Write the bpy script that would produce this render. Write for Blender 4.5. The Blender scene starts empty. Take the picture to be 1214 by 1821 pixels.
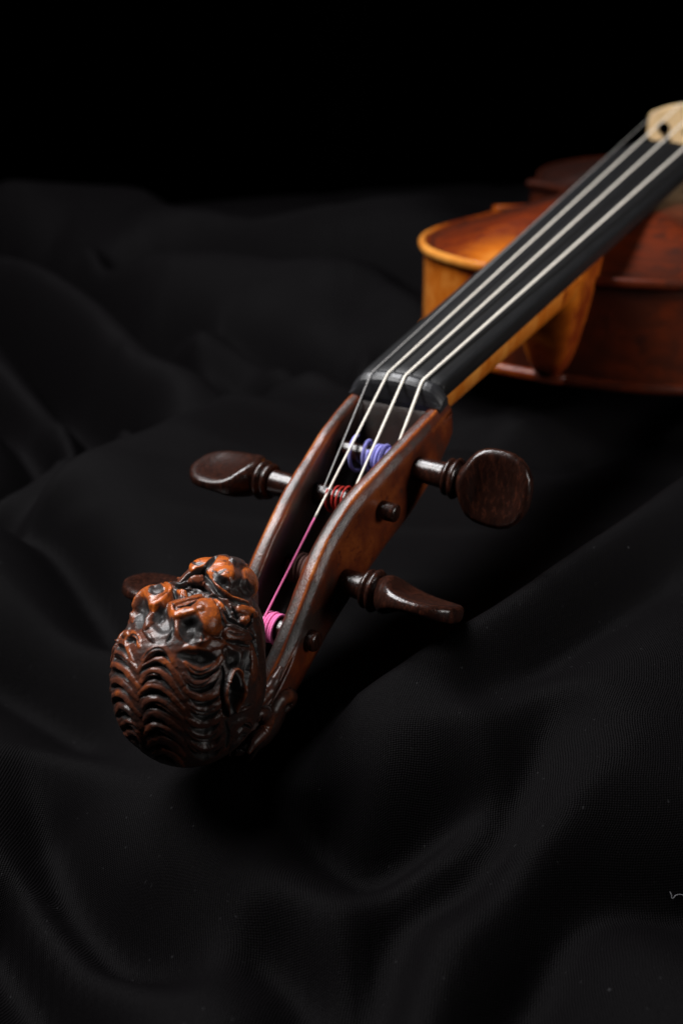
import bpy, bmesh, math, random
import numpy as np
from mathutils import Matrix, Vector, Euler

random.seed(7)
rng = np.random.default_rng(11)
S = bpy.context.scene
COL = S.collection
MM = 0.001

# ---------------------------------------------------------------- camera / world / light
# violin frame (mm): origin = middle of the nut under the strings, x towards the bridge, y treble side, z away from the belly
TH = 0.1193                                   # neck angle: string plane against the plane of the body
CAMP = np.array([-216.88, -120.66, 121.24])   # camera in the violin frame
AZ, EL, RO = 0.58693, 0.58987, -0.10949
FPX, PW, PH = 1736.66, 1214.0, 1821.0         # focal length in photo pixels, photo size

def cam_axes():
    f = np.array([math.cos(EL)*math.cos(AZ), math.cos(EL)*math.sin(AZ), -math.sin(EL)])
    r = np.cross(f, [0, 0, 1.0]); r /= np.linalg.norm(r); u = np.cross(r, f)
    c, s = math.cos(RO), math.sin(RO)
    return np.array([c*r + s*u, -s*r + c*u, f])
CR = cam_axes()
ROOT = Matrix.Rotation(-TH, 4, 'Y')           # violin frame -> world (body plane level)
ROOT3 = np.array(ROOT.to_3x3())
def to_world(P): return np.asarray(P) @ ROOT3.T
def project(P):
    q = (P - CAMP) @ CR.T
    return np.stack([PW/2 + FPX*q[:, 0]/q[:, 2], PH/2 - FPX*q[:, 1]/q[:, 2]], 1)
def pixel_dir(px, py): return np.array([(px-PW/2)/FPX, -(py-PH/2)/FPX, 1.0]) @ CR

cam = bpy.data.cameras.new('camera'); camo = bpy.data.objects.new('camera', cam); COL.objects.link(camo)
rw = to_world(CR[0]); uw = to_world(CR[1]); fw = to_world(CR[2]); cw = to_world(CAMP)*MM
camo.matrix_world = Matrix(((rw[0], uw[0], -fw[0], cw[0]), (rw[1], uw[1], -fw[1], cw[1]), (rw[2], uw[2], -fw[2], cw[2]), (0, 0, 0, 1)))
cam.sensor_fit = 'VERTICAL'; cam.sensor_height = 36; cam.sensor_width = 24
cam.lens = FPX/PH*36; cam.clip_start = 0.01; cam.clip_end = 20
cam.dof.use_dof = True; cam.dof.focus_distance = 0.222; cam.dof.aperture_fstop = 10.5; cam.dof.aperture_blades = 7
S.camera = camo

w = bpy.data.worlds.new('World'); S.world = w; w.use_nodes = True
bg = w.node_tree.nodes['Background']; bg.inputs[0].default_value = (0.5, 0.52, 0.6, 1); bg.inputs[1].default_value = 0.0

def area(name, loc, target, size, size_y, power, color):
    l = bpy.data.lights.new(name, 'AREA'); l.shape = 'RECTANGLE'; l.size = size; l.size_y = size_y; l.energy = power; l.color = color
    o = bpy.data.objects.new(name, l); COL.objects.link(o); o.location = loc
    o.rotation_euler = (Vector(target) - Vector(loc)).to_track_quat('-Z', 'Y').to_euler()
    return o
area('softbox_light', (-0.20, 0.33, 0.56), (0.03, 0.0, -0.03), 0.26, 0.26, 6.4, (1.0, 0.985, 0.98))
area('top_light', (0.13, 0.28, 0.58), (0.0, 0.0, -0.03), 0.24, 0.20, 5.2, (0.98, 0.98, 1.0))
area('side_light', (0.06, -0.62, 0.15), (0.17, 0.0, -0.03), 0.20, 0.20, 0.36, (1.0, 0.96, 0.93)).data.spread = math.radians(55)

vs = S.view_settings; vs.view_transform = 'Standard'; vs.look = 'None'; vs.exposure = 0; vs.gamma = 1; vs.use_curve_mapping = False
S.cycles.max_bounces = 6; S.cycles.use_denoising = True

# ---------------------------------------------------------------- materials
def newmat(name):
    m = bpy.data.materials.new(name); m.use_nodes = True
    nt = m.node_tree; b = nt.nodes['Principled BSDF']
    return m, nt, b
def N(nt, t, **kw):
    n = nt.nodes.new(t)
    for k, v in kw.items():
        if k.startswith('_'): setattr(n, k[1:], v)
        else: n.inputs[k].default_value = v
    return n
def ramp(nt, stops, interp='LINEAR'):
    n = nt.nodes.new('ShaderNodeValToRGB'); n.color_ramp.interpolation = interp
    e = n.color_ramp.elements
    while len(e) > 1: e.remove(e[-1])
    e[0].position = stops[0][0]; e[0].color = (*stops[0][1], 1)
    for p, c in stops[1:]:
        x = e.new(p); x.color = (*c, 1)
    return n
def math_node(nt, op, a=None, b=None, clamp=False):
    n = nt.nodes.new('ShaderNodeMath'); n.operation = op; n.use_clamp = clamp
    for i, v in enumerate((a, b)):
        if v is None: continue
        if isinstance(v, (int, float)): n.inputs[i].default_value = v
        else: nt.links.new(v, n.inputs[i])
    return n.outputs[0]
def bump(nt, b, height, strength, dist):
    n = nt.nodes.new('ShaderNodeBump'); n.inputs['Strength'].default_value = strength; n.inputs['Distance'].default_value = dist
    nt.links.new(height, n.inputs['Height']); nt.links.new(n.outputs[0], b.inputs['Normal'])
    return n
def objcoord(nt, scale=(1, 1, 1), rot=(0, 0, 0)):
    tc = nt.nodes.new('ShaderNodeTexCoord'); mp = nt.nodes.new('ShaderNodeMapping')
    mp.inputs['Scale'].default_value = scale; mp.inputs['Rotation'].default_value = rot
    nt.links.new(tc.outputs['Object'], mp.inputs[0]); return mp.outputs[0]

def varnish(name, stops, rough, noise_amt, flame=0.0, coarse=260, spec=0.5):
    """old varnished maple: the attribute 'tone' says where the varnish is dirty or toned down for light falloff (0), whole (0.5) or rubbed bare (1)"""
    m, nt, b = newmat(name); L = nt.links.new
    at = N(nt, 'ShaderNodeAttribute', _attribute_name='tone')
    co = objcoord(nt)
    n1 = N(nt, 'ShaderNodeTexNoise', Scale=coarse, Detail=5.0, Roughness=0.62); L(co, n1.inputs['Vector'])
    n2 = N(nt, 'ShaderNodeTexNoise', Scale=1900.0, Detail=3.0, Roughness=0.6); L(co, n2.inputs['Vector'])
    a = math_node(nt, 'MULTIPLY', math_node(nt, 'SUBTRACT', n1.outputs[0], 0.5), noise_amt)
    c = math_node(nt, 'MULTIPLY', math_node(nt, 'SUBTRACT', n2.outputs[0], 0.5), noise_amt*0.5)
    t = math_node(nt, 'ADD', math_node(nt, 'ADD', at.outputs['Fac'], a), c)
    n3 = N(nt, 'ShaderNodeTexNoise', Scale=coarse*3.2, Detail=2.0, Roughness=0.5); L(co, n3.inputs['Vector'])
    t = math_node(nt, 'SUBTRACT', t, math_node(nt, 'MULTIPLY', math_node(nt, 'SUBTRACT', n3.outputs[0], 0.60, True), 3.0*noise_amt))
    if flame:
        co2 = objcoord(nt, (60, 12, 25))
        fl = N(nt, 'ShaderNodeTexNoise', Scale=4.0, Detail=2.0, Distortion=0.6); L(co2, fl.inputs['Vector'])
        t = math_node(nt, 'ADD', t, math_node(nt, 'MULTIPLY', math_node(nt, 'SUBTRACT', fl.outputs[0], 0.5), flame))
    r = ramp(nt, stops); L(t, r.inputs[0]); L(r.outputs[0], b.inputs['Base Color'])
    rr = N(nt, 'ShaderNodeMapRange'); L(t, rr.inputs[0]); rr.inputs[1].default_value = 0.1; rr.inputs[2].default_value = 0.75
    rr.inputs[3].default_value = rough+0.20; rr.inputs[4].default_value = rough-0.02; L(rr.outputs[0], b.inputs['Roughness'])
    b.inputs['Specular IOR Level'].default_value = spec
    h = math_node(nt, 'ADD', n1.outputs[0], math_node(nt, 'MULTIPLY', n2.outputs[0], 0.5))
    bump(nt, b, h, 0.5, 0.00035)
    return m
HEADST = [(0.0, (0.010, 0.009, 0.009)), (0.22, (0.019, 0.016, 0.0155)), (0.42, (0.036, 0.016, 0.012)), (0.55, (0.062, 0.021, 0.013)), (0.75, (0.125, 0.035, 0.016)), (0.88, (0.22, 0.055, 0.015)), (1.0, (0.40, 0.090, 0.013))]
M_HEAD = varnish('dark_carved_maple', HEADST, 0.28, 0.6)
M_PEGBOX = varnish('red_brown_varnish', [(0.0, (0.010, 0.009, 0.008)), (0.3, (0.028, 0.014, 0.010)), (0.5, (0.095, 0.018, 0.006)), (0.75, (0.24, 0.058, 0.013)), (1.0, (0.45, 0.17, 0.05))], 0.24, 0.35, 0.25, coarse=180)
BODYST = [(0.0, (0.010, 0.003, 0.002)), (0.3, (0.034, 0.007, 0.003)), (0.5, (0.115, 0.016, 0.003)), (0.75, (0.36, 0.090, 0.007)), (1.0, (0.58, 0.24, 0.045))]
M_BODY = varnish('amber_body_varnish', BODYST, 0.22, 0.35, 0.3, coarse=40, spec=0.22)

def simple(name, col, rough, spec=0.5, nscale=800, namt=0.25, bstr=0.2, bdist=0.0002, stretch=(1, 1, 1)):
    m, nt, b = newmat(name); L = nt.links.new
    co = objcoord(nt, stretch)
    n = N(nt, 'ShaderNodeTexNoise', Scale=float(nscale), Detail=4.0, Roughness=0.6); L(co, n.inputs['Vector'])
    d = tuple(c*(1-namt) for c in col); u = tuple(min(1, c*(1+namt)) for c in col)
    r = ramp(nt, [(0.3, d), (0.7, u)]); L(n.outputs[0], r.inputs[0]); L(r.outputs[0], b.inputs['Base Color'])
    b.inputs['Roughness'].default_value = rough; b.inputs['Specular IOR Level'].default_value = spec
    bump(nt, b, n.outputs[0], bstr, bdist)
    return m
M_EBONY = simple('worn_ebony', (0.0065, 0.0065, 0.007), 0.45, spec=0.25, nscale=300, stretch=(0.25, 4, 4), namt=0.35)
M_NUT = simple('grey_ebony_nut', (0.014, 0.014, 0.016), 0.42, nscale=900, namt=0.2)
M_GUT = simple('cream_gut_string', (0.84, 0.79, 0.70), 0.42, nscale=1500, namt=0.08, bstr=0.1)
M_ESTR = simple('grey_gut_string', (0.36, 0.35, 0.34), 0.40, nscale=1500, namt=0.1, bstr=0.1)
M_PINK = simple('pink_thread', (0.78, 0.17, 0.40), 0.75, spec=0.2, nscale=4000, namt=0.25, bstr=0.6)
M_RED = simple('red_thread', (0.42, 0.025, 0.018), 0.75, spec=0.2, nscale=4000, namt=0.3, bstr=0.6)
M_LILAC = simple('lilac_thread', (0.29, 0.28, 0.68), 0.75, spec=0.2, nscale=4000, namt=0.2, bstr=0.6)
M_BROWN = simple('brown_thread', (0.085, 0.035, 0.028), 0.7, spec=0.3, nscale=4000, namt=0.3, bstr=0.6)
M_BRIDGE = simple('pale_maple_bridge', (0.66, 0.46, 0.24), 0.5, nscale=500, namt=0.10, stretch=(1, 0.3, 2))
M_LINT = simple('grey_lint', (0.16, 0.16, 0.17), 0.8, spec=0.2)

def rosewood():
    m, nt, b = newmat('dark_rosewood'); L = nt.links.new
    co = objcoord(nt, (900, 900, 40))
    n = N(nt, 'ShaderNodeTexNoise', Scale=1.2, Detail=5.0, Roughness=0.65, Distortion=0.4); L(co, n.inputs['Vector'])
    r = ramp(nt, [(0.32, (0.006, 0.0026, 0.002)), (0.55, (0.022, 0.0072, 0.0045)), (0.80, (0.070, 0.019, 0.010))]); L(n.outputs[0], r.inputs[0])
    L(r.outputs[0], b.inputs['Base Color']); b.inputs['Roughness'].default_value = 0.24
    bump(nt, b, n.outputs[0], 0.35, 0.00025)
    return m
M_ROSE = rosewood()

def twill():
    m, nt, b = newmat('black_twill'); L = nt.links.new
    tc = nt.nodes.new('ShaderNodeTexCoord')
    mp = nt.nodes.new('ShaderNodeMapping'); mp.inputs['Rotation'].default_value = (0, 0, math.radians(9)); L(tc.outputs['UV'], mp.inputs[0])
    wv = N(nt, 'ShaderNodeTexWave', _wave_type='BANDS', _bands_direction='X', Scale=560.0, Distortion=1.2, Detail=2.0)
    wv.inputs['Detail Scale'].default_value = 3.0; L(mp.outputs[0], wv.inputs['Vector'])
    mp2 = nt.nodes.new('ShaderNodeMapping'); mp2.inputs['Rotation'].default_value = (0, 0, math.radians(80)); L(tc.outputs['UV'], mp2.inputs[0])
    wv2 = N(nt, 'ShaderNodeTexWave', _wave_type='BANDS', _bands_direction='X', Scale=760.0, Distortion=0.8, Detail=1.0); L(mp2.outputs[0], wv2.inputs['Vector'])
    ns = N(nt, 'ShaderNodeTexNoise', Scale=2600.0, Detail=2.0); L(tc.outputs['UV'], ns.inputs['Vector'])
    h = math_node(nt, 'ADD', wv.outputs['Fac'], math_node(nt, 'ADD', math_node(nt, 'MULTIPLY', wv2.outputs['Fac'], 0.45), math_node(nt, 'MULTIPLY', ns.outputs[0], 1.0)))
    lint = N(nt, 'ShaderNodeTexNoise', Scale=900.0, Detail=0.0); L(tc.outputs['UV'], lint.inputs['Vector'])
    lm = math_node(nt, 'MULTIPLY', math_node(nt, 'SUBTRACT', lint.outputs[0], 0.80, True), 2.0, True)
    r = ramp(nt, [(0.25, (0.0004, 0.0004, 0.0005)), (1.7/2.2, (0.0036, 0.0031, 0.0035))])
    L(math_node(nt, 'MULTIPLY', h, 1/2.2), r.inputs[0])
    mix = N(nt, 'ShaderNodeMixRGB'); L(lm, mix.inputs[0]); L(r.outputs[0], mix.inputs[1]); mix.inputs[2].default_value = (0.05, 0.05, 0.052, 1)
    L(mix.outputs[0], b.inputs['Base Color'])
    b.inputs['Roughness'].default_value = 0.62; b.inputs['Specular IOR Level'].default_value = 0.03
    b.inputs['Sheen Weight'].default_value = 0.0; b.inputs['Sheen Roughness'].default_value = 0.5; b.inputs['Sheen Tint'].default_value = (0.8, 0.78, 0.85, 1)
    bump(nt, b, h, 0.5, 0.0002)
    return m
M_CLOTH = twill()

# ---------------------------------------------------------------- mesh helpers (all in mm)
def mesh_obj(name, V, F, mat, parent=None, smooth=True, tone=None):
    me = bpy.data.meshes.new(name)
    me.from_pydata((np.asarray(V, float)*MM).tolist(), [], [tuple(f) for f in F]); me.validate()
    bm = bmesh.new(); bm.from_mesh(me); bmesh.ops.recalc_face_normals(bm, faces=bm.faces); bm.to_mesh(me); bm.free()
    if smooth: me.polygons.foreach_set('use_smooth', [True]*len(me.polygons))
    if tone is not None:
        a = me.attributes.new('tone', 'FLOAT', 'POINT'); a.data.foreach_set('value', np.asarray(tone, np.float32))
    me.materials.append(mat)
    o = bpy.data.objects.new(name, me); COL.objects.link(o)
    if parent: o.parent = parent
    return o
def loft(rings, closed=True, cap=True):
    """rings: (n, k, 3); returns verts, faces"""
    R = np.asarray(rings, float); n, k, _ = R.shape
    F = []
    kk = k if closed else k-1
    for i in range(n-1):
        for j in range(kk):
            a = i*k+j; b = i*k+(j+1) % k
            F.append((a, b, b+k, a+k))
    if cap and closed: F.append(tuple(range(k-1, -1, -1))); F.append(tuple((n-1)*k+j for j in range(k)))
    return R.reshape(-1, 3), F
def resample(P, n):
    P = np.asarray(P, float); d = np.r_[0, np.cumsum(np.linalg.norm(np.diff(P, axis=0), axis=1))]
    t = np.linspace(0, d[-1], n); return np.stack([np.interp(t, d, P[:, i]) for i in range(P.shape[1])], 1)
def catmull(P, n=12):
    P = np.asarray(P, float); Q = np.vstack([2*P[0]-P[1], P, 2*P[-1]-P[-2]]); out = []
    for i in range(1, len(Q)-2):
        for t in np.linspace(0, 1, n, endpoint=False):
            a, b, c, d = Q[i-1:i+3]
            out.append(0.5*((2*b)+(-a+c)*t+(2*a-5*b+4*c-d)*t*t+(-a+3*b-3*c+d)*t**3))
    out.append(P[-1]); return np.array(out)
def tube(path, rad, k=10):
    P = np.asarray(path, float); n = len(P)
    T = np.gradient(P, axis=0); T /= np.linalg.norm(T, axis=1)[:, None]
    rads = np.full(n, rad) if np.isscalar(rad) else np.asarray(rad)
    u = np.cross(T[0], [0.3, 0.2, 0.93]); u /= np.linalg.norm(u); R = []
    for i in range(n):
        u = u - T[i]*np.dot(u, T[i]); u /= np.linalg.norm(u); v = np.cross(T[i], u)
        a = np.linspace(0, 2*math.pi, k, endpoint=False)
        R.append(P[i] + rads[i]*(np.cos(a)[:, None]*u + np.sin(a)[:, None]*v))
    return loft(R)
def interp(x, xs, ys):
    xs = np.asarray(xs, float); ys = np.asarray(ys, float)
    # smooth (monotone-ish) interpolation through the table
    o = np.argsort(xs); xs = xs[o]; ys = ys[o]
    m = np.gradient(ys, xs); x = np.clip(np.asarray(x, float), xs[0], xs[-1])
    i = np.clip(np.searchsorted(xs, x)-1, 0, len(xs)-2); h = xs[i+1]-xs[i]; t = (x-xs[i])/h
    return (2*t**3-3*t**2+1)*ys[i] + (t**3-2*t**2+t)*h*m[i] + (-2*t**3+3*t**2)*ys[i+1] + (t**3-t**2)*h*m[i+1]
def sstep(a, b, x):
    t = np.clip((x-a)/(b-a), 0, 1); return t*t*(3-2*t)
def noise2(x, y, seed, oct=3):
    r = np.random.default_rng(seed); o = np.zeros_like(x); amp = 1
    for k in range(oct):
        for j in range(4):
            a = r.uniform(0, 6.28); f = 2**k*r.uniform(0.7, 1.3); ph = r.uniform(0, 6.28)
            o += amp*np.sin((x*math.cos(a)+y*math.sin(a))*f+ph)/4
        amp *= 0.5
    return o

# ---------------------------------------------------------------- the black cloth
GZ = -66.5                                     # height of the table under the cloth (world, mm)
def ground_pt(px, py, z=GZ):
    d = to_world(pixel_dir(px, py)); c = to_world(CAMP); t = (z-c[2])/d[2]; return (c+d*t)[:2]
FW2 = fw[:2]/np.linalg.norm(fw[:2]); RT2 = np.array([FW2[1], -FW2[0]]); C2 = to_world(CAMP)[:2]
def cloth():
    # rows run away from the photographer, denser close by
    v = np.concatenate([np.linspace(-60, 420, 260), np.linspace(424, 1010, 170)])
    u = np.linspace(-620, 700, 440)
    U, Vv = np.meshgrid(u, v)
    X = C2[0] + FW2[0]*Vv + RT2[0]*U; Y = C2[1] + FW2[1]*Vv + RT2[1]*U
    Z = np.full_like(X, 0.0)
    folds = []
    def fold(pts, h, wn, wf, peak=1.6):
        """a fold whose crest runs along the pixels pts; wn / wf = reach of its near and far slope"""
        wn *= KF[1]; wf *= KF[1]
        P = catmull([ground_pt(p[0], p[1], GZ+0.9*KF[0]*h*(p[2] if len(p) > 2 else 1)) for p in pts], 8)
        hs = np.interp(np.linspace(0, 1, len(P)), np.linspace(0, 1, len(pts)), [p[2] if len(p) > 2 else 1 for p in pts])
        best = np.full(X.shape, 1e9); sd = np.zeros_like(X); hh = np.zeros_like(X)
        for i in range(len(P)-1):
            a, b = P[i], P[i+1]; ab = b-a; L2 = ab@ab
            t = np.clip(((X-a[0])*ab[0]+(Y-a[1])*ab[1])/L2, 0, 1)
            dx = X-a[0]-t*ab[0]; dy = Y-a[1]-t*ab[1]; d = np.hypot(dx, dy); mk = d < best
            best[mk] = d[mk]; hh[mk] = (hs[i]+(hs[i+1]-hs[i])*t)[mk]
            sd[mk] = (dx*FW2[0]+dy*FW2[1])[mk]
        wd = wn + (wf-wn)*sstep(-3, 3, sd)
        folds.append(KF[0]*h*hh*np.exp(-np.power(best/wd, peak)))
    KF = [2.3, 0.9]
    # the diagonal fold to the right of the pegs and the one left of them
    fold([(1330, 770, .9), (1214, 862, 1), (1010, 985, 1), (830, 1105, .85), (690, 1205, .6), (570, 1290, .3), (500, 1340, 0)], 15, 60, 15)
    fold([(-120, 930, 1), (0, 862, 1), (160, 795, 1), (310, 735, .9), (430, 680, .5), (520, 640, 0)], 12, 50, 14)
    # far rumples
    KF[:] = [1.7, 0.6]
    fold([(-80, 400, 1), (60, 440, 1), (220, 520, .9), (330, 590, .8), (420, 670, .3)], 20, 50, 26)
    fold([(-80, 500, 1), (70, 560, 1), (180, 650, 1), (250, 730, .4)], 14, 30, 18)
    fold([(-80, 590, 1), (60, 625, 1), (115, 690, 1), (100, 770, .9), (30, 850, .6), (-50, 890, .5)], 14, 24, 16)
    fold([(200, 510, .3), (330, 505, 1), (460, 545, 1), (560, 580, .8), (640, 600, .2)], 15, 28, 16)
    fold([(330, 555, .3), (450, 590, 1), (560, 620, 1), (640, 640, .2)], 10, 20, 14)
    fold([(-80, 390, 1), (100, 395, 1), (330, 425, 1), (620, 450, 1), (760, 440, .6)], 18, 50, 34)
    fold([(280, 395, .2), (370, 385, 1), (500, 420, .8), (600, 440, .2)], 14, 36, 24)
    fold([(-120, 330, 1), (140, 318, 1), (260, 328, 1), (400, 358, 1), (640, 352, 1), (760, 345, 1), (980, 330, .6)], 24, 100, 60)
    fold([(620, 470, .4), (740, 490, 1), (900, 520, .6)], 16, 34, 20)
    fold([(560, 790, .1), (800, 770, .8), (930, 700, 1), (1010, 690, .6)], 8, 34, 24)
    fold([(1120, 740, .7), (1214, 700, 1), (1400, 640, 1)], 9, 40, 24)
    # creases: the dark valleys between the swells
    creases = []
    def crease(pts, d, wn, wf=None):
        KF[:] = [1e-6, 1.0]; fold(pts, 1.0, wn, wf or wn, 1.35); creases.append(folds.pop()*1e6*d*(2.3 if d < 14 else 3.4))
    crease([(40, 1300, .2), (60, 1400, .9), (100, 1500, 1), (190, 1600, 1), (290, 1660, .6), (380, 1720, .1)], 11, 9, 13)
    crease([(-60, 1560, 1), (30, 1690, 1), (90, 1850, 1)], 12, 13, 12)
    crease([(500, 1432, .2), (560, 1456, .8), (641, 1512, 1), (722, 1488, 1), (802, 1456, .9), (862, 1443, .6), (900, 1436, .1)], 9, 11, 9)
    crease([(1000, 1300, .2), (980, 1332, .6), (937, 1408, .8), (889, 1483, .9), (829, 1548, .9), (722, 1602, .9), (668, 1709, 1), (635, 1850, 1)], 8, 10, 9)
    crease([(1320, 1540, 1), (1214, 1553, 1), (1099, 1559, .9), (1018, 1602, .9), (948, 1720, .9), (870, 1800, .8), (820, 1880, .7)], 10, 14, 11)
    crease([(1260, 1085, .2), (1160, 1140, .8), (1060, 1195, 1), (960, 1255, 1), (870, 1305, .7), (790, 1330, .2)], 8, 12, 10)
    crease([(420, 1590, .2), (460, 1652, .8), (536, 1718, 1), (566, 1800, 1), (560, 1880, 1)], 8, 9, 11)
    crease([(-60, 962, .8), (0, 969, .9), (82, 979, 1), (148, 1028, 1), (198, 1094, .8), (226, 1140, .2)], 11, 13, 11)
    crease([(-60, 1180, .8), (20, 1196, 1), (132, 1242, 1), (210, 1300, .4)], 9, 14, 14)
    crease([(-40, 1141, .7), (60, 1141, 1), (150, 1136, .8), (200, 1130, .2)], 2.0, 3, 3)
    crease([(-60, 420, 1), (0, 438, 1), (102, 484, 1), (174, 515, 1), (266, 566, 1), (357, 632, 1), (434, 678, .4)], 20, 22, 18)
    crease([(-60, 520, 1), (0, 550, 1), (61, 597, 1), (128, 658, 1), (194, 704, 1), (250, 747, .3)], 20, 18, 15)
    crease([(-60, 650, 1), (0, 678, 1), (51, 714, 1), (77, 765, 1), (51, 816, .8), (0, 850, .5)], 18, 14, 14)
    crease([(128, 660, .3), (150, 689, 1), (155, 740, 1), (110, 801, .9), (40, 850, .5)], 17, 14, 14)
    crease([(-40, 352, .8), (31, 357, 1), (153, 367, 1), (357, 374, 1), (620, 382, 1), (800, 385, .6)], 28, 40, 30)
    crease([(300, 405, .2), (408, 428, 1), (511, 434, .8), (600, 440, .2)], 18, 22, 18)
    crease([(180, 470, .2), (245, 474, .8), (408, 474, 1), (620, 484, 1), (740, 500, .6)], 22, 24, 20)
    crease([(179, 525, .6), (240, 535, 1), (306, 548, 1), (360, 560, .4)], 18, 16, 14)
    crease([(286, 571, .4), (408, 607, 1), (485, 640, 1), (620, 642, .9), (720, 620, .3)], 17, 16, 14)
    crease([(408, 562, .5), (511, 591, 1), (587, 617, 1), (640, 630, .3)], 14, 13, 11)
    crease([(620, 760, .3), (900, 780, .8), (1060, 770, 1), (1250, 760, .8)], 10, 26, 22)
    Fd = np.array(folds); kk = 2.2; Z = kk*np.log(np.exp(Fd/kk).sum(0)-(len(folds)-1))
    Z -= np.array(creases).max(0)
    # finer wrinkles: thin creases that come and go
    for k, (sc, dep) in enumerate([(64, 3.0), (38, 1.6), (90, 4.0)]):
        n_ = noise2(X/sc+0.4*Y/sc, Y/(sc*1.5), 71+k, 2); msk = np.clip(noise2(X/120, Y/120, 81+k, 2)*1.3+0.35, 0, 1)
        Z -= (0.7+1.3*sstep(250, 600, Vv))*dep*msk*np.exp(-np.abs(n_/0.16)**1.3)
    amp = np.clip((Vv-60)/500, 0.15, 1)
    Z += amp*2.6*noise2(X/55, Y/55, 3) + 0.5*noise2(X/16, Y/16, 5, 2)
    for _ in range(1):                                   # cloth is stiff: no creases sharper than a few millimetres
        Z[1:-1] = (Z[:-2]+2*Z[1:-1]+Z[2:])/4; Z[:, 1:-1] = (Z[:, :-2]+2*Z[:, 1:-1]+Z[:, 2:])/4
    # the cloth goes over the far edge of the table
    Z = Z - 260*sstep(930, 1010, Vv)
    # where the instrument lies on it the cloth is pressed flat
    A = np.array([-118, -30, 20]); zl = np.zeros_like(X)
    def flat(cx, cy, rx, ry, top):
        nonlocal Z
        k = 1-sstep(0.7, 1.25, np.hypot((X-cx)/rx, (Y-cy)/ry)); Z = Z*(1-k) + np.minimum(Z, top)*k
    flat(-100, 0, 42, 26, 0.3); flat(-40, 0, 60, 24, 3); flat(75, 0, 80, 26, 8)
    flat(310, 0, 215, 122, 1.2)
    nr, nc = X.shape
    V = np.stack([X, Y, Z+GZ], -1).reshape(-1, 3)
    idx = np.arange(nr*nc).reshape(nr, nc)
    F = np.stack([idx[:-1, :-1], idx[:-1, 1:], idx[1:, 1:], idx[1:, :-1]], -1).reshape(-1, 4)
    o = mesh_obj('black_cloth', V, F.tolist(), M_CLOTH)
    me = o.data; uv = me.uv_layers.new(name='UVMap'); li = np.empty(len(me.loops), np.int32); me.loops.foreach_get('vertex_index', li)
    # lengths measured along the cloth, so the weave follows the folds
    du = np.zeros_like(X); du[:, 1:] = np.hypot(np.diff(u)[None, :], np.diff(Z, axis=1)*0.6)
    dv = np.zeros_like(X); dv[1:] = np.hypot(np.diff(v)[:, None], np.diff(Z, axis=0)*0.6)
    UU = np.cumsum(du, 1)*MM; VV = np.cumsum(dv, 0)*MM
    uvs = np.stack([UU.ravel()[li], VV.ravel()[li]], 1); uv.data.foreach_set('uv', uvs.astype(np.float32).ravel())
    o['label'] = 'black twill cloth rumpled in soft folds under the violin'; o['category'] = 'cloth'
    return X, Y, Z+GZ
CX, CY, CZ = cloth()
def cloth_z(x, y):
    i = np.argmin((CX-x)**2+(CY-y)**2); return CZ.ravel()[i]

# ---------------------------------------------------------------- the violin
violin = bpy.data.objects.new('violin', None); COL.objects.link(violin); violin.matrix_world = ROOT
violin.empty_display_size = 0.05
violin['label'] = 'antique violin with carved lion head scroll lying on its back on black cloth'; violin['category'] = 'violin'

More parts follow.
